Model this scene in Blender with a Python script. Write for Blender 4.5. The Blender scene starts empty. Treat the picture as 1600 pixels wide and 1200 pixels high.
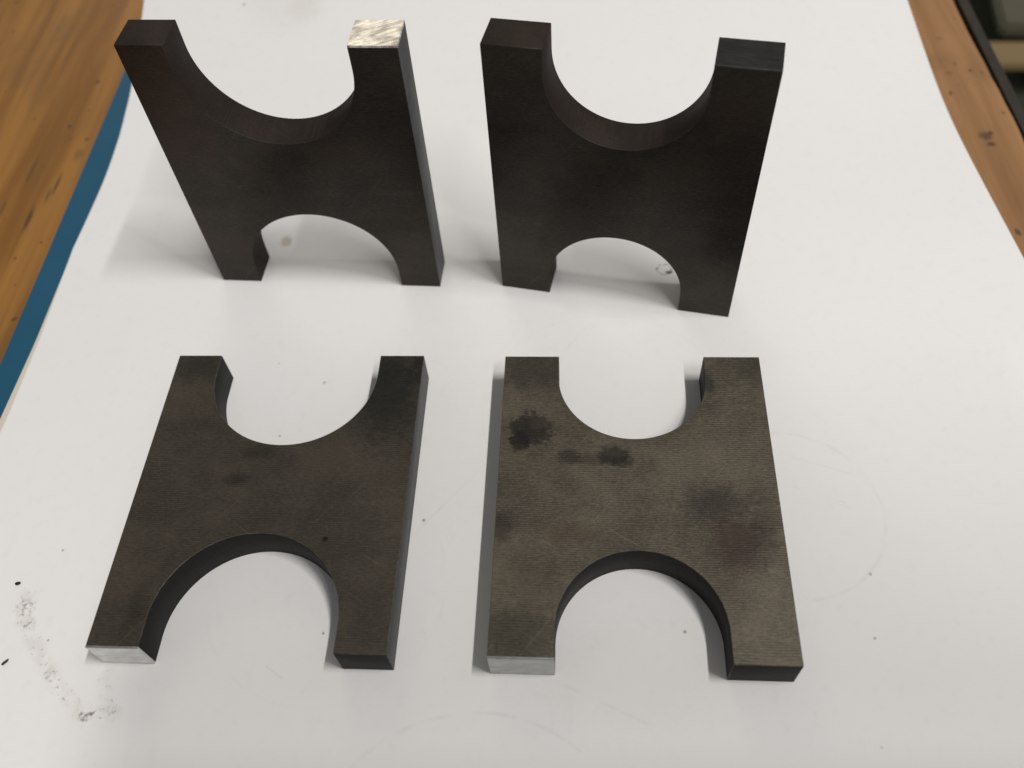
import bpy, bmesh, math, random
from mathutils import Vector, Matrix, noise
random.seed(7)
S = bpy.context.scene
COL = S.collection
MM = 0.001

# ------------------------------------------------------------------ camera
PITCH, ROLL, CAM_H, FPX = math.radians(54.304), math.radians(-5.350), 179.05, 1388.4
fw = Vector((0, math.cos(PITCH), -math.sin(PITCH)))
up = Vector((0, math.sin(PITCH), math.cos(PITCH)))
rt = Vector((1, 0, 0))
r2 = rt*math.cos(ROLL) + up*math.sin(ROLL)
u2 = up*math.cos(ROLL) - rt*math.sin(ROLL)
cam_d = bpy.data.cameras.new('camera')
cam = bpy.data.objects.new('camera', cam_d)
COL.objects.link(cam)
M = Matrix((r2, u2, -fw)).transposed().to_4x4()
M.translation = Vector((0, 0, CAM_H*MM))
cam.matrix_world = M
cam_d.sensor_width = 36.0
cam_d.lens = FPX/1600*36
cam_d.clip_start = 0.01
cam_d.clip_end = 50
cam_d.dof.use_dof = True
cam_d.dof.focus_distance = 0.197
cam_d.dof.aperture_fstop = 13
S.camera = cam

# ------------------------------------------------------------------ light
world = bpy.data.worlds.new('World')
S.world = world
world.use_nodes = True
bg = world.node_tree.nodes['Background']
bg.inputs[0].default_value = (1.0, 0.972, 0.955, 1)
bg.inputs[1].default_value = 0.19

def area(name, loc, target, sx, sy, power, col):
    d = bpy.data.lights.new(name, 'AREA')
    d.shape = 'RECTANGLE'
    d.size, d.size_y, d.energy, d.color = sx, sy, power, col
    o = bpy.data.objects.new(name, d)
    COL.objects.link(o)
    z = (Vector(loc) - Vector(target)).normalized()
    x = Vector((0.14, 1, 0)).normalized()
    if abs(z.dot(x)) > 0.6:
        x = Vector((1, 0, 0))
    y = z.cross(x).normalized()
    x = y.cross(z).normalized()
    m = Matrix((x, y, z)).transposed().to_4x4()
    m.translation = Vector(loc)
    o.matrix_world = m
    return o

# two fluorescent tubes in line overhead, to the right, running towards and past the viewer
area('tube_lamp', (0.548, -0.09, 1.40), (0.0, 0.10, 0.0), 0.42, 0.035, 12.3, (1.0, 0.968, 0.950))
area('tube_lamp', (0.470, -0.66, 1.40), (0.0, 0.10, 0.0), 0.56, 0.035, 7.2, (1.0, 0.968, 0.950))
# warm lamp far behind the bench (glints in the ground end faces)
area('back_lamp', (-0.38, 2.28, 1.36), (0.0, 0.15, 0.05), 0.9, 0.7, 5.5, (1.0, 0.91, 0.76))

S.view_settings.view_transform = 'Standard'
S.view_settings.look = 'None'
S.view_settings.gamma = 1
S.view_settings.exposure = 0.0

# ------------------------------------------------------------------ helpers
def tag(o, label=None, cat=None, group=None, kind=None):
    if label: o['label'] = label
    if cat: o['category'] = cat
    if group: o['group'] = group
    if kind: o['kind'] = kind
    return o

def link(name, bm, mats, parent=None, smooth=False):
    me = bpy.data.meshes.new(name)
    bm.normal_update()
    bm.to_mesh(me)
    bm.free()
    for m in mats:
        me.materials.append(m)
    if smooth:
        for p in me.polygons:
            p.use_smooth = True
    o = bpy.data.objects.new(name, me)
    COL.objects.link(o)
    if parent is not None:
        o.parent = parent
    return o

def empty(name, loc, rz=0):
    o = bpy.data.objects.new(name, None)
    o.empty_display_size = 0.01
    COL.objects.link(o)
    o.location = loc
    o.rotation_euler = (0, 0, rz)
    return o

class NG:
    """small node-graph helper; coordinates handed out in millimetres"""
    def __init__(self, name, rough=0.5, metal=0.0, spec=0.5):
        self.m = bpy.data.materials.new(name)
        self.m.use_nodes = True
        self.t = self.m.node_tree
        self.b = self.t.nodes['Principled BSDF']
        self.b.inputs['Roughness'].default_value = rough
        self.b.inputs['Metallic'].default_value = metal
        self.b.inputs['Specular IOR Level'].default_value = spec
        tc = self.n('ShaderNodeTexCoord')
        vm = self.n('ShaderNodeVectorMath')
        vm.operation = 'SCALE'
        vm.inputs[3].default_value = 1000.0
        self.l(tc.outputs['Object'], vm.inputs[0])
        self.P = vm.outputs[0]
        sx = self.n('ShaderNodeSeparateXYZ')
        self.l(self.P, sx.inputs[0])
        self.X, self.Y, self.Z = sx.outputs
    def n(self, t):
        return self.t.nodes.new(t)
    def l(self, a, b):
        self.t.links.new(a, b)
    def put(self, sock, v):
        if isinstance(v, (int, float)):
            sock.default_value = v
        elif isinstance(v, tuple):
            sock.default_value = v if len(v) == len(sock.default_value) else v + (1,)
        else:
            self.l(v, sock)
    def math(self, op, a, b=0.0, clamp=False):
        k = self.n('ShaderNodeMath')
        k.operation = op
        k.use_clamp = clamp
        self.put(k.inputs[0], a)
        self.put(k.inputs[1], b)
        return k.outputs[0]
    def add(self, a, b): return self.math('ADD', a, b)
    def sub(self, a, b): return self.math('SUBTRACT', a, b)
    def mul(self, a, b): return self.math('MULTIPLY', a, b)
    def mx(self, a, b): return self.math('MAXIMUM', a, b)
    def scalev(self, v):
        k = self.n('ShaderNodeVectorMath')
        k.operation = 'MULTIPLY'
        self.l(self.P, k.inputs[0])
        k.inputs[1].default_value = v
        return k.outputs[0]
    def rotv(self, ang, v):
        k = self.n('ShaderNodeVectorRotate')
        k.rotation_type = 'Z_AXIS'
        self.l(self.P, k.inputs['Vector'])
        k.inputs['Angle'].default_value = ang
        q = self.n('ShaderNodeVectorMath')
        q.operation = 'MULTIPLY'
        self.l(k.outputs[0], q.inputs[0])
        q.inputs[1].default_value = v
        return q.outputs[0]
    def noise(self, vec, detail=3.0, rough=0.55, dist=0.0):
        k = self.n('ShaderNodeTexNoise')
        k.inputs['Scale'].default_value = 1.0
        k.inputs['Detail'].default_value = detail
        k.inputs['Roughness'].default_value = rough
        k.inputs['Distortion'].default_value = dist
        self.l(vec, k.inputs['Vector'])
        return k.outputs[0]
    def step(self, v, lo, hi, a=0.0, b=1.0):
        k = self.n('ShaderNodeMapRange')
        k.interpolation_type = 'SMOOTHSTEP'
        self.put(k.inputs[0], v)
        for i, q in enumerate((lo, hi, a, b)):
            k.inputs[i+1].default_value = q
        return k.outputs[0]
    def mix(self, f, a, b, mode='MIX'):
        k = self.n('ShaderNodeMix')
        k.data_type = 'RGBA'
        k.blend_type = mode
        self.put(k.inputs[0], f)
        self.put(k.inputs[6], a)
        self.put(k.inputs[7], b)
        return k.outputs[2]
    def grey(self, v):
        k = self.n('ShaderNodeCombineColor')
        for i in range(3):
            self.put(k.inputs[i], v)
        return k.outputs[0]
    def ell(self, cx, cy, rx, ry, warp=0.0, soft=0.35, ax=None):
        """soft-edged ellipse mask; warp is a noise socket shifting its edge"""
        a, b = ax or (self.X, self.Y)
        dx = self.math('DIVIDE', self.sub(a, cx), rx)
        dy = self.math('DIVIDE', self.sub(b, cy), ry)
        d = self.math('SQRT', self.add(self.mul(dx, dx), self.mul(dy, dy)))
        if not isinstance(warp, (int, float)):
            d = self.add(d, warp)
        return self.step(d, 1.0-soft, 1.0+soft, 1.0, 0.0)
    def seg(self, p, q, w, warp=None):
        """capsule mask round the segment p-q, half width w"""
        ex, ey = q[0]-p[0], q[1]-p[1]
        L2 = ex*ex + ey*ey
        ax, ay = self.sub(self.X, p[0]), self.sub(self.Y, p[1])
        t = self.math('DIVIDE', self.add(self.mul(ax, ex), self.mul(ay, ey)), L2, True)
        dx, dy = self.sub(ax, self.mul(t, ex)), self.sub(ay, self.mul(t, ey))
        d = self.math('SQRT', self.add(self.mul(dx, dx), self.mul(dy, dy)))
        if warp is not None:
            d = self.add(d, warp)
        return self.step(d, 0.25*w, w, 1.0, 0.0)
    def ring(self, c, r, w, warp=None):
        dx, dy = self.sub(self.X, c[0]), self.sub(self.Y, c[1])
        d = self.math('SQRT', self.add(self.mul(dx, dx), self.mul(dy, dy)))
        if warp is not None:
            d = self.add(d, warp)
        return self.step(self.math('ABSOLUTE', self.sub(d, r)), 0.2*w, w, 1.0, 0.0)
    def bump(self, h, strength, dist):
        k = self.n('ShaderNodeBump')
        k.inputs['Strength'].default_value = strength
        k.inputs['Distance'].default_value = dist
        self.l(h, k.inputs['Height'])
        self.l(k.outputs[0], self.b.inputs['Normal'])
    def color(self, c): self.put(self.b.inputs['Base Color'], c)
    def roughness(self, r): self.put(self.b.inputs['Roughness'], r)

# ------------------------------------------------------------------ materials
def steel(name, lo, hi, rough, stains=(), rust=0.35, metal=0.55, cl=0.75, spec=0.5, bump=0.35):
    g = NG(name, rough, metal, spec)
    lines = g.noise(g.scalev((0.75, 2.6, 0.75)), 4, 0.66)
    fine = g.noise(g.scalev((0.7, 7.0, 3.0)), 2, 0.6)
    cloud = g.noise(g.scalev((0.06, 0.075, 0.06)), 4, 0.6, 0.6)
    speck = g.noise(g.scalev((2.6, 3.4, 3.0)), 2, 0.5)
    f = g.add(g.mul(lines, 0.55), g.add(g.mul(cloud, cl), 0.5*(0.75-cl)))
    # parallel cutter lines about half a millimetre apart, fading in and out
    drift = g.noise(g.scalev((0.03, 0.25, 0.03)), 3, 0.6)
    ripple = g.math('SINE', g.add(g.mul(g.Y, 12.5), g.mul(drift, 16.0)))
    fade = g.step(g.noise(g.scalev((0.09, 0.16, 0.09)), 3, 0.6), 0.32, 0.66)
    band = g.mul(g.add(g.mul(ripple, 0.5), 0.5), fade)
    grain = g.noise(g.scalev((1.5, 3.2, 2.0)), 3, 0.7)
    f = g.step(g.add(f, g.mul(g.sub(grain, 0.5), 0.55)), 0.42, 0.92)
    c = g.mix(f, lo, hi)
    c = g.mix(g.mul(g.step(cloud, 0.52, 0.72), rust), c, (hi[0]*0.85, hi[1]*0.74, hi[2]*0.66))
    c = g.mix(g.mul(band, 0.42), c, tuple(0.45*v for v in lo))
    scr = g.mx(g.noise(g.rotv(0.55, (0.06, 3.2, 0.5)), 2, 0.5), g.noise(g.rotv(-0.9, (0.05, 2.6, 0.5)), 2, 0.5))
    c = g.mix(g.mul(g.step(scr, 0.70, 0.76), 0.35), c, tuple(1.7*v for v in hi))
    rag = g.add(g.mul(g.sub(g.noise(g.scalev((0.42, 0.5, 0.5)), 6, 0.72), 0.5), 1.9), g.mul(g.sub(lines, 0.5), 0.5))
    for (cx, cy, rx, ry, s, tint, soft) in stains:
        c = g.mix(g.mul(g.ell(cx, cy, rx, ry, rag, soft), s), c, tint)
    glint = g.mul(g.step(speck, 0.62, 0.76), g.step(lines, 0.45, 0.65))
    g.color(g.mix(g.mul(glint, 0.45), c, tuple(2.6*v for v in hi)))
    g.roughness(g.add(rough-0.10, g.mul(g.add(lines, cloud), 0.10)))
    g.bump(g.add(g.mul(lines, 0.5), g.add(g.mul(band, -0.25), g.mul(fine, 0.2))), bump, 0.00025)
    return g.m

def worn_edge(name, c):
    g = NG(name, 0.55, 0.4)
    k = g.noise(g.scalev((0.8, 0.8, 0.8)), 3, 0.6)
    g.color(g.mix(g.step(k, 0.35, 0.75), tuple(0.55*v for v in c), tuple(1.5*v for v in c)))
    return g.m

def ground_end(name, base, rough, ang, strength, contrast, scale):
    """freshly ground face: diagonal grinding scratches"""
    g = NG(name, rough, 1.0)
    def scratches(a, s1, s2):
        k = g.n('ShaderNodeVectorRotate')
        k.rotation_type = 'AXIS_ANGLE'
        k.inputs['Axis'].default_value = (0, 1, 0)
        k.inputs['Angle'].default_value = a
        g.l(g.P, k.inputs['Vector'])
        q = g.n('ShaderNodeVectorMath')
        q.operation = 'MULTIPLY'
        g.l(k.outputs[0], q.inputs[0])
        q.inputs[1].default_value = (s1, 0.2, s2)
        return g.noise(q.outputs[0], 4, 0.62)
    a = scratches(ang, 0.22*scale, 2.2*scale)
    b = scratches(ang+0.5, 0.3*scale, 3.4*scale)
    blot = g.noise(g.scalev((0.35, 0.35, 0.35)), 2)
    f = g.step(g.add(g.mul(a, 0.7), g.mul(blot, 0.5)), 0.45, 0.75)
    g.color(g.mix(f, tuple(v*(1-contrast) for v in base), base))
    g.roughness(g.add(rough-0.12, g.mul(b, 0.25)))
    g.bump(g.add(a, g.mul(b, 0.6)), strength, 0.0004)
    return g.m

DK = (0.010, 0.009, 0.008)
RD = (0.030, 0.0135, 0.010)
br_stains = [
    (6.6, 52.4, 4.6, 4.4, 0.55, DK, 0.15), (6.8, 52.6, 3.9, 3.8, 0.55, DK, 0.35), (4.6, 49.2, 2.2, 2.6, 0.80, DK, 0.2), (8.8, 54.2, 1.8, 1.5, 0.45, (0.07, 0.055, 0.038), 0.6), (15.5, 45.4, 2.8, 1.9, 0.62, (0.018, 0.013, 0.009), 0.35),
    (25.4, 45.8, 3.3, 2.5, 0.72, DK, 0.35), (20.5, 44.8, 5.5, 1.3, 0.40, (0.018, 0.013, 0.009), 0.5), (27.2, 44.0, 2.2, 1.4, 0.5, DK, 0.4),
    (46.5, 34.0, 6.0, 4.0, 0.52, DK, 0.7), (50.5, 25.0, 5.5, 6.0, 0.62, RD, 0.6), (56.5, 31.5, 3.0, 6.0, 0.4, DK, 0.8),
    (5.0, 4.5, 6.5, 5.5, 0.5, (0.022, 0.019, 0.014), 0.8), (1.4, 28.2, 2.4, 3.2, 0.55, DK, 0.7), (7.0, 69.5, 10.0, 6.5, 0.55, (0.014, 0.015, 0.014), 0.6),
    (58.5, 70.0, 3.0, 5.0, 0.45, DK, 0.8), (47.6, 65.5, 1.3, 3.2, 0.6, DK, 0.5), (15.5, 27.0, 5.5, 2.2, 0.3, (0.06, 0.024, 0.008), 0.8),
    (27.0, 22.5, 6.0, 2.0, 0.3, RD, 0.8), (8.0, 17.0, 5.0, 5.0, 0.3, RD, 0.9)]
bl_stains = [(22.0, 38.4, 2.6, 1.4, 0.6, DK, 0.7), (25.5, 46.0, 3.8, 2.0, 0.5, DK, 0.8), (44.7, 24.4, 0.6, 0.6, 0.9, (0.006, 0.006, 0.006), 0.4),
    (53.5, 62.0, 7.5, 12.0, 0.75, (0.012, 0.014, 0.012), 0.7), (6.0, 70.0, 7.0, 4.0, 0.6, (0.012, 0.014, 0.012), 0.8),
    (60.8, 70.0, 2.5, 5.0, 0.5, DK, 0.7), (8.0, 8.0, 1.8, 5.0, 0.35, DK, 0.8), (56.0, 9.0, 5.0, 7.0, 0.3, DK, 0.9)]
m_br = steel('steel_pale_stained', (0.064, 0.055, 0.039), (0.162, 0.141, 0.101), 0.55, br_stains, 0.15, 0.55, 0.6)
m_bl = steel('steel_brown', (0.046, 0.039, 0.029), (0.097, 0.082, 0.060), 0.55, bl_stains, 0.12, 0.55, 0.5)
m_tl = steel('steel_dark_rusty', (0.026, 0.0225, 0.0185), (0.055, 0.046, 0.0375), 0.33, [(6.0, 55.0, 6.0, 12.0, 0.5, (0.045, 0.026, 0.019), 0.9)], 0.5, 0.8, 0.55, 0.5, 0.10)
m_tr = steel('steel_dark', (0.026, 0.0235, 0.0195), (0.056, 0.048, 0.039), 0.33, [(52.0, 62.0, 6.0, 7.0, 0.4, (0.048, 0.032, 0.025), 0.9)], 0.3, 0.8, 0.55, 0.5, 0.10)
m_side = steel('steel_milled_side', (0.080, 0.081, 0.078), (0.120, 0.121, 0.116), 0.60, (), 0.0, 0.6)
m_notch_d = steel('steel_notch_brown', (0.016, 0.0115, 0.0085), (0.029, 0.020, 0.0145), 0.75, (), 0.4, 0.1, 0.75, 0.25)
m_notch_l = steel('steel_notch_grey', (0.009, 0.009, 0.0085), (0.016, 0.0157, 0.015), 0.72, (), 0.0, 0.15, 0.75, 0.35)
m_edge_d = worn_edge('steel_worn_edge_dark', (0.030, 0.026, 0.022))
m_edge_l = worn_edge('steel_worn_edge_pale', (0.115, 0.10, 0.078))

# ------------------------------------------------------------------ setting: workbench
def bench_wood(name, c_lo, c_hi, amt):
    g = NG(name, 0.45, 0.0, 0.3)
    warp = g.noise(g.scalev((0.012, 0.004, 0.01)), 2)
    v = g.n('ShaderNodeCombineXYZ')
    g.l(g.add(g.X, g.mul(warp, 14.0)), v.inputs[0])
    g.l(g.Y, v.inputs[1])
    def st(a, b, d, r=0.6):
        k = g.n('ShaderNodeVectorMath')
        k.operation = 'MULTIPLY'
        g.l(v.outputs[0], k.inputs[0])
        k.inputs[1].default_value = (a, b, 1)
        return g.noise(k.outputs[0], d, r)
    broad = st(0.085, 0.006, 3)
    mid = st(0.30, 0.012, 4)
    fine = st(1.6, 0.05, 4, 0.7)
    blot = g.noise(g.scalev((0.03, 0.022, 0.03)), 4, 0.6)
    c = g.mix(g.step(broad, 0.34, 0.64), c_lo, c_hi)
    c = g.mix(g.mul(g.step(mid, 0.50, 0.66), 0.5*amt), c, (0.165, 0.084, 0.022))
    c = g.mix(g.mul(g.step(blot, 0.50, 0.70), 0.40), c, (0.17, 0.098, 0.036))
    c = g.mix(g.mul(g.step(fine, 0.45, 0.72), 0.16*amt), c, (0.11, 0.055, 0.018))
    # scattered pits and short dark splits along the grain
    pits = g.noise(g.scalev((0.42, 0.30, 0.4)), 1, 0.4)
    c = g.mix(g.mul(g.step(pits, 0.735, 0.79), 0.65), c, (0.05, 0.028, 0.012))
    rag = g.mul(g.sub(g.noise(g.scalev((0.9, 0.7, 0.8)), 4, 0.6), 0.5), 1.6)
    for (x, y, rx, ry, s) in marks_wood:
        c = g.mix(g.mul(g.ell(x, y, rx, ry, rag, 0.55), 0.8*s), c, (0.028, 0.022, 0.018))
    g.color(c)
    g.roughness(g.add(0.30, g.mul(mid, 0.25)))
    g.bump(g.add(g.mul(fine, 0.5), mid), 0.12, 0.0006)
    return g.m

BENCH_A = -math.atan(0.088)            # the boards run away from the viewer, leaning right
ca, sa = math.cos(BENCH_A), math.sin(BENCH_A)
def bl(p):                             # world mm -> bench local mm
    return (p[0]*ca + p[1]*sa, -p[0]*sa + p[1]*ca)
marks_wood = []
for (x, y, rx, ry, s) in [(-135.3, 222.7, 0.45, 4.5, 0.85), (-137.0, 217.5, 0.5, 3.0, 0.6), (-140.6, 207.8, 0.7, 4.5, 0.85),
                          (-145.0, 230.0, 0.4, 6.0, 0.5), (-137.5, 251.1, 0.6, 0.7, 0.9), (-132.7, 258.8, 0.5, 0.5, 0.7),
                          (-131.5, 236.0, 1.5, 3.0, 0.4), (-130.2, 243.5, 0.8, 0.9, 0.6), (-150.0, 214.0, 0.6, 4.0, 0.4),
                          (148.5, 204.9, 1.7, 1.8, 0.8), (148.6, 201.2, 1.2, 1.0, 0.85), (150.4, 206.0, 0.8, 0.8, 0.7),
                          (141.8, 165.1, 0.7, 1.3, 0.85), (155.8, 236.4, 0.6, 0.6, 0.85), (152.3, 240.5, 0.7, 1.1, 0.4),
                          (152.1, 254.6, 1.0, 0.8, 0.45), (157.6, 214.5, 0.5, 0.5, 0.7), (158.8, 235.0, 0.5, 0.6, 0.5), (148.5, 236.0, 0.9, 1.0, 0.35)]:
    q = bl((x, y))
    marks_wood.append((q[0], q[1], rx, ry, s))

bench = empty('workbench', (0, 0, 0), BENCH_A)
tag(bench, 'worn orange brown wooden workbench top under the white paper', 'workbench')
TOP = -1.9
xr = bl((161.5, 225))[0]               # right edge of the boards
bm = bmesh.new()
# top board with a slightly chewed right-hand edge, long strips so the edge can wander
N = 150
rows = []
for i in range(N+1):
    y = -260 + 1000*i/N
    e = xr + 0.9*noise.noise(Vector((0.02*y, 3.1, 0))) + 0.45*noise.noise(Vector((0.15*y, 0.7, 0)))
    prof = [(12.4, TOP-0.4), (12.8, TOP), (e-2.6, TOP), (e-1.2, TOP-0.35), (e-0.35, TOP-1.2), (e, TOP-2.6), (e, TOP-42), (12.4, TOP-42)]
    rows.append([bm.verts.new((x*MM, y*MM, z*MM)) for x, z in prof])
K = len(rows[0])
for a, b in zip(rows, rows[1:]):
    for j in range(K):
        bm.faces.new((a[j], a[(j+1) % K], b[(j+1) % K], b[j]))
bm.faces.new(rows[0][::-1])
bm.faces.new(rows[-1])
bmesh.ops.recalc_face_normals(bm, faces=bm.faces[:])
link('bench_board', bm, [bench_wood('bench_wood_sheen', (0.255, 0.135, 0.058), (0.36, 0.195, 0.088), 0.45)], bench)['label'] = 'board along the right edge, sheen painted in as a paler pinkish tone'  # sheen on the right of the bench top painted in as paler wood
bm = bmesh.new()
prof = [(-520, TOP), (11.6, TOP), (12.0, TOP-0.4), (12.0, TOP-42), (-520, TOP-42)]
ends = [[bm.verts.new((x*MM, y*MM, z*MM)) for x, z in prof] for y in (-260, 740)]
for j in range(5):
    bm.faces.new((ends[0][j], ends[0][(j+1) % 5], ends[1][(j+1) % 5], ends[1][j]))
bm.faces.new(ends[0][::-1])
bm.faces.new(ends[1])
bmesh.ops.recalc_face_normals(bm, faces=bm.faces[:])
link('bench_board', bm, [bench_wood('bench_wood_orange', (0.220, 0.096, 0.020), (0.345, 0.164, 0.039), 0.65)], bench)['label'] = 'orange board with dark splits at the left'
# dark strip along the right-hand side
g = NG('dark_strip', 0.6, 0.0, 0.4)
k = g.noise(g.scalev((0.5, 0.25, 0.5)), 4)
g.color(g.mix(k, (0.014, 0.013, 0.010), (0.045, 0.040, 0.030)))
bm = bmesh.new()
rows = []
for i in range(N+1):
    y = -260 + 1000*i/N
    x0 = xr + 1.1
    x1 = xr + 5.0 + 0.25*noise.noise(Vector((0.05*y, 9, 0)))
    zt = TOP-1.2
    prof = [(x0, zt), (x1-0.8, zt), (x1, zt-0.8), (x1, zt-34), (x0, zt-34)]
    rows.append([bm.verts.new((x*MM, y*MM, z*MM)) for x, z in prof])
K = len(rows[0])
for a, b in zip(rows, rows[1:]):
    for j in range(K):
        bm.faces.new((a[j], a[(j+1) % K], b[(j+1) % K], b[j]))
bm.faces.new(rows[0][::-1])
bm.faces.new(rows[-1])
bmesh.ops.recalc_face_normals(bm, faces=bm.faces[:])
link('edge_strip', bm, [g.m], bench)

# ------------------------------------------------------------------ beyond the bench, low down and out of focus
def box_bm(x0, x1, y0, y1, z0, z1, bev=1.5):
    b = bmesh.new()
    bmesh.ops.create_cube(b, size=1)
    for v in b.verts:
        v.co = Vector(((x0+x1)/2 + v.co.x*(x1-x0), (y0+y1)/2 + v.co.y*(y1-y0), (z0+z1)/2 + v.co.z*(z1-z0)))*MM
    bmesh.ops.bevel(b, geom=b.edges[:], offset=bev*MM, segments=2, affect='EDGES')
    return b

g = NG('painted_floor', 0.6)
k = g.noise(g.scalev((0.02, 0.02, 0.02)), 4)
g.color(g.mix(k, (0.030, 0.036, 0.022), (0.060, 0.064, 0.044)))
bm = bmesh.new()
bmesh.ops.create_grid(bm, x_segments=8, y_segments=8, size=1.4)
fl = link('floor', bm, [g.m])
fl.location = (1.0, 0.6, -0.285)
tag(fl, kind='structure')

g = NG('rail_wood', 0.5)
k = g.noise(g.scalev((0.01, 0.25, 0.2)), 4)
g.color(g.mix(k, (0.20, 0.14, 0.06), (0.34, 0.25, 0.12)))
rail = link('wooden_rail', box_bm(-45, 320, -15, 15, -7, 0), [g.m])
rail.location = (0.420, 0.576, -0.250)
rail.rotation_euler = (0, 0, math.radians(-9))
tag(rail, 'pale tan wooden rail lying below the bench at upper right', 'rail')

g = NG('olive_metal', 0.45, 0.3)
k = g.noise(g.scalev((0.03, 0.03, 0.03)), 3)
g.color(g.mix(k, (0.12, 0.115, 0.075), (0.18, 0.17, 0.12)))
gb = link('metal_cabinet', box_bm(0, 360, 0, 330, -12, 0, 3), [g.m])
gb.location = (0.408, 0.603, -0.243)
gb.rotation_euler = (0, 0, math.radians(-14))
tag(gb, 'grey olive metal cabinet top behind the tan rail at upper right', 'cabinet')

# ------------------------------------------------------------------ blue folder and paper
g = NG('blue_card', 0.5, 0.0, 0.25)
k = g.noise(g.scalev((0.05, 0.05, 0.05)), 3)
c = g.mix(k, (0.011, 0.078, 0.140), (0.018, 0.100, 0.172))
c = g.mix(g.mul(g.ell(-125.6, 249.0, 0.45, 0.45), 0.6), c, (0.12, 0.26, 0.33))
g.color(c)
fold = empty('blue_folder', (-0.13, 0.19, TOP*MM))
tag(fold, 'flat blue card folder peeking out along the left edge of the paper', 'folder')
def card(z0, z1, dx):
    b = bmesh.new()
    pts = [(-151.0+dx, -60), (-134.6+dx, 141), (-128.1+dx, 221.7), (-121.6+dx, 302), (-60, 302), (-60, -60)]
    lo = [b.verts.new(((x+130)*MM, (y-190)*MM, z0*MM)) for x, y in pts]
    hi = [b.verts.new(((x+130)*MM, (y-190)*MM, z1*MM)) for x, y in pts]
    b.faces.new(hi)
    b.faces.new(lo[::-1])
    for i in range(len(pts)):
        j = (i+1) % len(pts)
        b.faces.new((lo[i], lo[j], hi[j], hi[i]))
    bmesh.ops.recalc_face_normals(b, faces=b.faces[:])
    return b
link('cover', card(0.62, 1.1, 0.0), [g.m], fold)
link('back_cover', card(0.02, 0.55, 0.12), [g.m], fold)

def lerp(tab, y):
    if y <= tab[0][0]: a, b = tab[0], tab[1]
    elif y >= tab[-1][0]: a, b = tab[-2], tab[-1]
    else:
        for a, b in zip(tab, tab[1:]):
            if a[0] <= y <= b[0]: break
    return a[1] + (b[1]-a[1])*(y-a[0])/(b[0]-a[0])
LEFT = [(100, -133.3), (133, -128.8), (157, -125.8), (190.8, -122.8), (206, -120.5), (221, -117.9), (236, -115.6), (252, -114.0), (267, -113.3), (293, -113.0)]
RIGHT = [(0, 136.6), (153.6, 138.0), (191.7, 138.8), (260, 140.4)]
def rise(y):
    w = 9.0
    t = (y-216)/w
    return 0.20*w*(math.log1p(math.exp(t)) if t < 30 else t)

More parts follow.
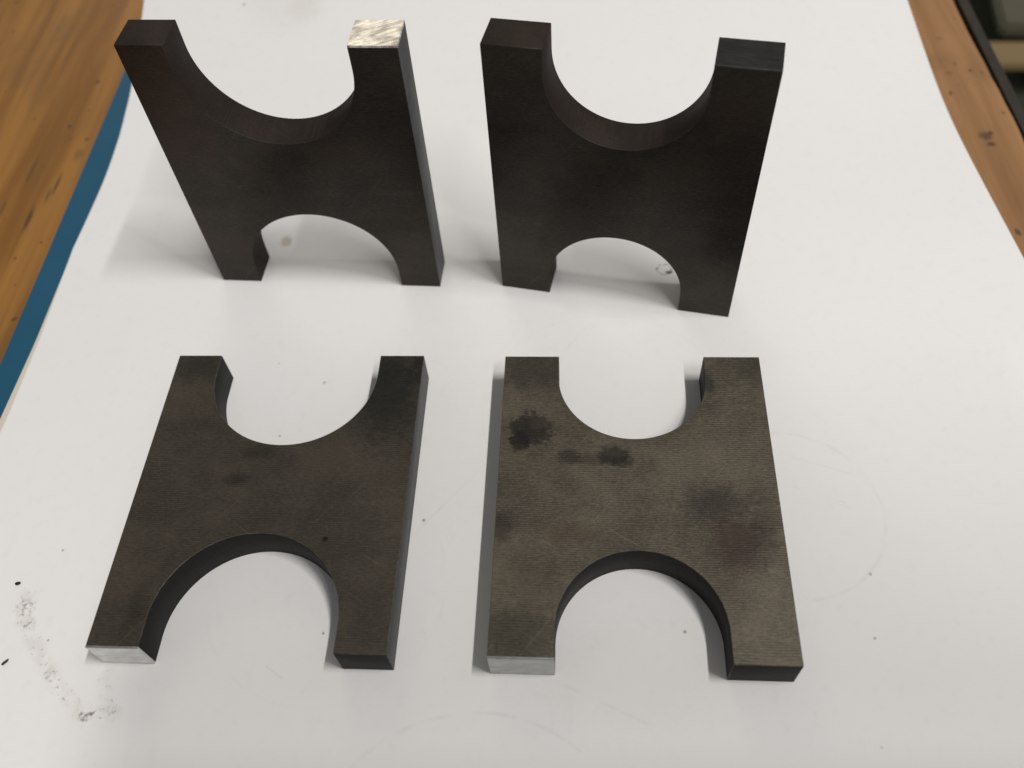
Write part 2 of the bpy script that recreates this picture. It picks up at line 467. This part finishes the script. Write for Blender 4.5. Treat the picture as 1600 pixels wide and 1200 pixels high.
def paper_marks(g):
    rag = g.mul(g.sub(g.noise(g.scalev((0.9, 0.9, 0.9)), 4, 0.6), 0.5), 1.2)
    wob = g.mul(g.sub(g.noise(g.scalev((0.06, 0.06, 0.06)), 2), 0.5), 2.0)
    gap = g.step(g.noise(g.scalev((0.16, 0.16, 0.16)), 3), 0.36, 0.62)
    tone = g.noise(g.scalev((0.018, 0.018, 0.018)), 4)
    c = g.mix(tone, (0.815, 0.805, 0.785), (0.85, 0.845, 0.832))
    fib = g.noise(g.scalev((0.45, 0.30, 0.4)), 5, 0.6)
    warmth = g.noise(g.scalev((0.05, 0.07, 0.05)), 3, 0.6)
    c = g.mix(g.step(warmth, 0.3, 0.7), c, g.mix(0.5, c, g.mix(1.0, c, (0.985, 1.0, 1.0), 'MULTIPLY')))
    c = g.mix(g.mul(g.step(fib, 0.5, 0.75), 0.10), c, (0.60, 0.58, 0.52))
    # faint smears of oil
    for (x, y, rx, ry, s) in [(-64, 288, 13, 14, 0.10), (-58, 283, 5, 6, 0.10), (-20, 110, 14, 20, 0.05), (55, 140, 20, 16, 0.05), (20, 55, 18, 10, 0.08)]:
        c = g.mix(g.mul(g.ell(x, y, rx, ry, rag, 0.5), s), c, (0.42, 0.38, 0.30))
    # pencil lines and the ghost of drawn circles
    pen = None
    for p, q, w, s in [((-24.5, 90.4), (-8.0, 106.5), 0.40, 0.30), ((13.7, 137.1), (20.3, 144.3), 0.35, 0.30), ((62.8, 100.5), (74.4, 95.0), 0.4, 0.20),
                       ((60.9, 93.1), (71.0, 88.0), 0.45, 0.22), ((63, 91.5), (72, 86.5), 0.3, 0.16), ((4.6, 54.0), (19.8, 45.2), 0.45, 0.22), ((-17.6, 126.8), (-4, 129.8), 0.4, 0.14),
                       ((-55.8, 63.5), (-52.2, 60.6), 0.25, 0.4)]:
        k = g.mul(g.seg(p, q, w, g.mul(wob, 0.15)), s)
        pen = k if pen is None else g.mx(pen, k)
    for cc, r, w, s in [((-16, 18), 32.3, 0.55, 0.34), ((58, 87), 20.6, 0.6, 0.24), ((-44, 80), 26, 0.4, 0.10), ((22, 118), 30, 0.4, 0.10)]:
        pen = g.mx(pen, g.mul(g.ring(cc, r, w, g.mul(wob, 0.5)), s))
    c = g.mix(g.mul(g.mul(pen, gap), 0.34), c, (0.25, 0.23, 0.20))
    # greasy trail at lower left
    pts = [(-110.2, 84.0), (-109.2, 78.0), (-104.1, 70.8), (-98.7, 63.6), (-95.0, 59.2), (-91.5, 56.6), (-86.2, 56.9)]
    trail = None
    for p, q in zip(pts, pts[1:]):
        k = g.seg(p, q, 2.6)
        trail = k if trail is None else g.mx(trail, k)
    for p, q in [((-88.0, 66.5), (-89.8, 63.5)), ((-86.2, 56.9), (-88.5, 61.5))]:
        trail = g.mx(trail, g.mul(g.seg(p, q, 1.8), 0.7))
    sp = g.noise(g.scalev((1.15, 1.15, 1.0)), 3, 0.6)
    sp2 = g.noise(g.scalev((0.35, 0.35, 0.4)), 2)
    c = g.mix(g.mul(trail, g.mul(g.step(sp2, 0.35, 0.65), 0.16)), c, (0.40, 0.33, 0.22))
    c = g.mix(g.mul(trail, g.mul(g.step(sp, 0.57, 0.70), g.step(sp2, 0.30, 0.58, 0.2, 0.55))), c, (0.20, 0.15, 0.095))
    for (x, y, r, s) in [(-91.4, 56.6, 1.0, 0.75), (-86.6, 57.2, 0.8, 0.45), (-109.8, 81.5, 1.5, 0.55), (-108.2, 77.5, 1.1, 0.5), (-90.3, 57.4, 0.5, 0.8), (-101.0, 66.0, 1.0, 0.4)]:
        c = g.mix(g.mul(g.mul(g.ell(x, y, 1.3*r, r, g.mul(rag, 1.6), 0.6), g.step(sp, 0.42, 0.62)), 0.85*s), c, (0.12, 0.095, 0.065))
    # small rusty marks seen through the arches of the standing plates
    c = g.mix(g.mul(g.ell(-60.4, 186.0, 1.6, 2.0, rag, 0.5), 0.5), c, (0.34, 0.27, 0.13))
    c = g.mix(g.mul(g.ring((43.8, 161.9), 1.9, 0.45, g.mul(rag, 0.9)), g.mul(g.step(sp, 0.40, 0.6), 0.7)), c, (0.22, 0.13, 0.06))
    c = g.mix(g.mul(g.ell(44.9, 160.7, 0.9, 0.6, rag, 0.4), 0.85), c, (0.12, 0.06, 0.03))
    # pin-head specks
    for (x, y, r, s) in [(-78.5, 286.7, 0.62, 0.75), (-44.2, 69.3, 0.34, 0.95), (30.5, 62.4, 0.42, 1.0), (71.3, 71.0, 0.42, 0.7), (68.0, 57.5, 0.38, 0.7), (62.8, 36.9, 0.38, 0.3),
                         (-47.0, 134.5, 0.5, 0.6), (-57.2, 119.7, 0.35, 0.8), (-104.4, 94.3, 0.36, 0.8), (-102.9, 73.4, 0.34, 0.8), (18.1, 77.3, 0.42, 0.55), (-59.1, 142.0, 0.4, 0.35),
                         (-74.1, 121.8, 0.4, 0.3), (-22.6, 93.4, 0.45, 0.9)]:
        c = g.mix(g.mul(g.ell(x, y, 0.8*r, 0.85*r, g.mul(rag, 0.6), 0.5), 0.6*s), c, (0.06, 0.05, 0.045))
    g.color(c)
    g.bump(g.add(fib, g.mul(tone, 4.0)), 0.04, 0.0008)

g = NG('white_paper', 0.62, 0.0, 0.35)
paper_marks(g)
m_paper = g.m
g = NG('cream_paper', 0.7, 0.0, 0.3)
g.color((0.66, 0.60, 0.50))
m_cream = g.m

def sheet(name, mat, ztop, thick, left, right, y0, y1, lift=1.0):
    b = bmesh.new()
    ny, nx = 110, 36
    def grid(zo):
        R = []
        for i in range(ny+1):
            y = y0 + (y1-y0)*i/ny
            xl, xx = left(y), right(y)
            R.append([b.verts.new(((xl + (xx-xl)*j/nx)*MM, y*MM, (ztop + zo + lift*rise(y))*MM)) for j in range(nx+1)])
        return R
    A, B = grid(0), grid(-thick)
    for i in range(ny):
        for j in range(nx):
            b.faces.new((A[i][j], A[i][j+1], A[i+1][j+1], A[i+1][j]))
            b.faces.new((B[i][j], B[i+1][j], B[i+1][j+1], B[i][j+1]))
    for i in range(ny):
        b.faces.new((A[i][0], A[i+1][0], B[i+1][0], B[i][0]))
        b.faces.new((A[i][nx], B[i][nx], B[i+1][nx], A[i+1][nx]))
    for j in range(nx):
        b.faces.new((A[0][j], B[0][j], B[0][j+1], A[0][j+1]))
        b.faces.new((A[ny][j], A[ny][j+1], B[ny][j+1], B[ny][j]))
    bmesh.ops.recalc_face_normals(b, faces=b.faces[:])
    o = link(name, b, [mat])
    return o
def peek(y):
    return max(0.0, min(1.9, (192-y)*0.032))
top = sheet('paper_sheet', m_paper, -0.04, 0.14, lambda y: lerp(LEFT, y)+peek(y), lambda y: lerp(RIGHT, y), -70, 372)
tag(top, 'large smudged white paper sheet under the four steel plates', 'paper')
low = sheet('paper_sheet', m_cream, -0.32, 0.14, lambda y: lerp(LEFT, y)+(0.0 if y < 192 else 0.5), lambda y: lerp(RIGHT, y)-0.7, -68, 370)
tag(low, 'cream paper sheet showing as a thin border under the left of the white sheet', 'paper')

# ------------------------------------------------------------------ the four steel plates
T = 9.32
def outline(W, H, at, ct, dt, ab, cb, db, n=44):
    """clockwise-free outline of the H-shaped plate, with names of the segments that end the legs"""
    def arc(x0, x1, d, upside):
        r = (x1-x0)/2
        pts = []
        for i in range(n+1):
            t = math.pi*i/n
            x = (x0+x1)/2 - r*math.cos(t)
            y = d - r + r*math.sin(t)
            pts.append((x, H-y if upside else y))
        return pts
    P = [(0, 0), (ab, 0)] + arc(ab, W-cb, db, False) + [(W-cb, 0), (W, 0), (W, H), (W-ct, H)]
    P += arc(at, W-ct, dt, True)[::-1] + [(at, H), (0, H)]
    return P

CAP = 0.45
def plate_body(dims, mats, cap=None):
    """cap = (x0, x1, 'near'|'far'): that leg is shortened by CAP to take the ground end face"""
    W, H = dims[:2]
    P = outline(*dims)
    Q = []
    for (x, y) in P:
        if cap and cap[0]-0.01 <= x <= cap[1]+0.01:
            if cap[2] == 'near' and y < 0.01: y = CAP
            if cap[2] == 'far' and y > H-0.01: y = H-CAP
        Q.append((x, y))
    b = bmesh.new()
    lo = [b.verts.new((x*MM, y*MM, 0)) for x, y in Q]
    hi = [b.verts.new((x*MM, y*MM, T*MM)) for x, y in Q]
    f1 = b.faces.new(hi)
    f0 = b.faces.new(lo[::-1])
    n = len(Q)
    for i in range(n):
        j = (i+1) % n
        f = b.faces.new((lo[i], lo[j], hi[j], hi[i]))
        xm = [lo[i].co.x/MM, lo[j].co.x/MM]
        f.material_index = 3 if (max(xm) < 0.01 or min(xm) > W-0.01) else 1
        f.smooth = True
    bmesh.ops.recalc_face_normals(b, faces=b.faces[:])
    ed = []
    for e in b.edges:
        a, c = e.verts[0].co/MM, e.verts[1].co/MM
        if cap:
            yy = CAP if cap[2] == 'near' else H-CAP
            if abs(a.y-yy) < 0.01 and abs(c.y-yy) < 0.01 and cap[0]-0.01 <= a.x <= cap[1]+0.01 and cap[0]-0.01 <= c.x <= cap[1]+0.01:
                continue
        if len(e.link_faces) == 2 and e.calc_face_angle(0) > 0.6:
            ed.append(e)
    bmesh.ops.bevel(b, geom=ed, offset=0.09*MM, segments=1, affect='EDGES', material=2)
    return b

def cap_bm(cap, H):
    x0, x1, w = cap
    y0, y1 = (0, CAP) if w == 'near' else (H-CAP, H)
    b = bmesh.new()
    bmesh.ops.create_cube(b, size=1)
    i = 0.02
    for v in b.verts:
        v.co = Vector(((x0+x1)/2 + v.co.x*(x1-x0-2*i), (y0+y1)/2 + v.co.y*(y1-y0), T/2 + v.co.z*(T-2*i)))*MM
    yo = (y0 if w == 'near' else y1)*MM
    ed = [e for e in b.edges if all(abs(v.co.y-yo) < 1e-7 for v in e.verts)]
    bmesh.ops.bevel(b, geom=ed, offset=0.08*MM, segments=1, affect='EDGES')
    return b

def plate(label, dims, loc, rz, standing, mats, cap=None, capmat=None, caplabel=None):
    root = empty('steel_plate', (loc[0]*MM, loc[1]*MM, 0), math.radians(rz))
    tag(root, label, 'steel plate', 'steel plates with two round notches')
    body = link('plate_body', plate_body(dims, mats, cap), mats, root)
    kids = [body]
    if cap:
        c = link('leg_end', cap_bm(cap, dims[1]), [capmat], root)
        c['label'] = caplabel
        kids.append(c)
    for o in kids:
        if standing:                       # local y becomes up; local z points at the viewer
            o.rotation_euler = (math.radians(90), 0, 0)
            o.location = (0, T*MM, 0)
    return root

WA, HA, WB, HB = 60.89, 73.23, 60.0, 73.21
A = (WA, HA, 10.70, 10.62, 25.60, 10.85, 10.61, 25.52)
B = (WB, HB, 12.90, 12.95, 23.05, 13.02, 13.0, 23.12)

m_cap_tl = ground_end('ground_steel_bright', (0.90, 0.87, 0.81), 0.30, -0.5, 0.22, 0.60, 1.15)
m_cap_bl = ground_end('ground_steel_satin', (0.69, 0.69, 0.68), 0.34, 0.2, 0.10, 0.25, 0.8)
m_cap_br = ground_end('ground_steel_grey', (0.47, 0.485, 0.475), 0.36, 0.1, 0.10, 0.25, 0.8)
m_cap_tr = ground_end('ground_steel_dull', (0.085, 0.085, 0.08), 0.45, 0.1, 0.15, 0.3, 0.8)

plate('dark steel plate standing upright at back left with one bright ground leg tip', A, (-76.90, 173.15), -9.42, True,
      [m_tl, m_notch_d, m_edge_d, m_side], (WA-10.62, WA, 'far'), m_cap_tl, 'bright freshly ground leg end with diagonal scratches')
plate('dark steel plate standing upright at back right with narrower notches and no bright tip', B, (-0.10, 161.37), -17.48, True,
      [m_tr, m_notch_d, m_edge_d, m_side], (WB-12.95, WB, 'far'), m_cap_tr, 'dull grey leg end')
plate('brown steel plate lying flat at front left with wide notches', A, (-89.71, 67.32), -6.80, False,
      [m_bl, m_notch_l, m_edge_l, m_side], (0, 10.85, 'near'), m_cap_bl, 'pale satin ground leg end')
plate('paler steel plate lying flat at front right with dark stains and milling lines', B, (-9.79, 57.63), -6.93, False,
      [m_br, m_notch_l, m_edge_l, m_side], (0, 13.02, 'near'), m_cap_br, 'pale grey ground leg end')

# ------------------------------------------------------------------ loose metal chips on the paper
g = NG('chip_metal', 0.5, 0.4)
g.color((0.02, 0.02, 0.024))
def chip(x, y, sx, sy, rz, label):
    b = bmesh.new()
    bmesh.ops.create_icosphere(b, subdivisions=2, radius=1)
    for v in b.verts:
        k = 1 + 0.35*noise.noise(v.co*1.7 + Vector((x, y, 0)))
        v.co = Vector((v.co.x*sx*k, v.co.y*sy*k, (v.co.z*0.30*k + 0.22)))*MM
    o = link('metal_chip', b, [g.m])
    o.location = (x*MM, y*MM, 0)
    o.rotation_euler = (0, 0, rz)
    tag(o, label, 'chip', 'dark chips on the paper')
chip(-112.7, 87.1, 0.62, 0.42, 0.2, 'small rounded dark chip at the top of the greasy trail on the paper')
chip(-110.9, 69.4, 0.85, 0.26, 0.75, 'small slanted sliver of dark metal at the left edge of the paper')

# ------------------------------------------------------------------ the tablet that takes the picture (behind the lens; it shades the near paper)
ph = empty('tablet', (0, 0, 0))
m = M.copy()
m.translation = Vector((0, 0, CAM_H*MM)) - fw*(6.0*MM)
ph.matrix_world = m
tag(ph, 'dark tablet held over the front of the bench taking the picture', 'tablet')
g = NG('phone_shell', 0.35)
g.color((0.03, 0.03, 0.032))
b = bmesh.new()
bmesh.ops.create_cube(b, size=1)
for v in b.verts:
    v.co = Vector((75 + v.co.x*188, -43 + v.co.y*100, v.co.z*8))*MM
bmesh.ops.bevel(b, geom=[e for e in b.edges if abs((e.verts[0].co-e.verts[1].co).z) > 1e-4], offset=10*MM, segments=6, affect='EDGES')
link('body', b, [g.m], ph)
b = bmesh.new()
bmesh.ops.create_cone(b, cap_ends=True, segments=32, radius1=5*MM, radius2=5*MM, depth=1.2*MM, matrix=Matrix.Translation((0, 0, -4.6*MM)))
link('lens', b, [g.m], ph)
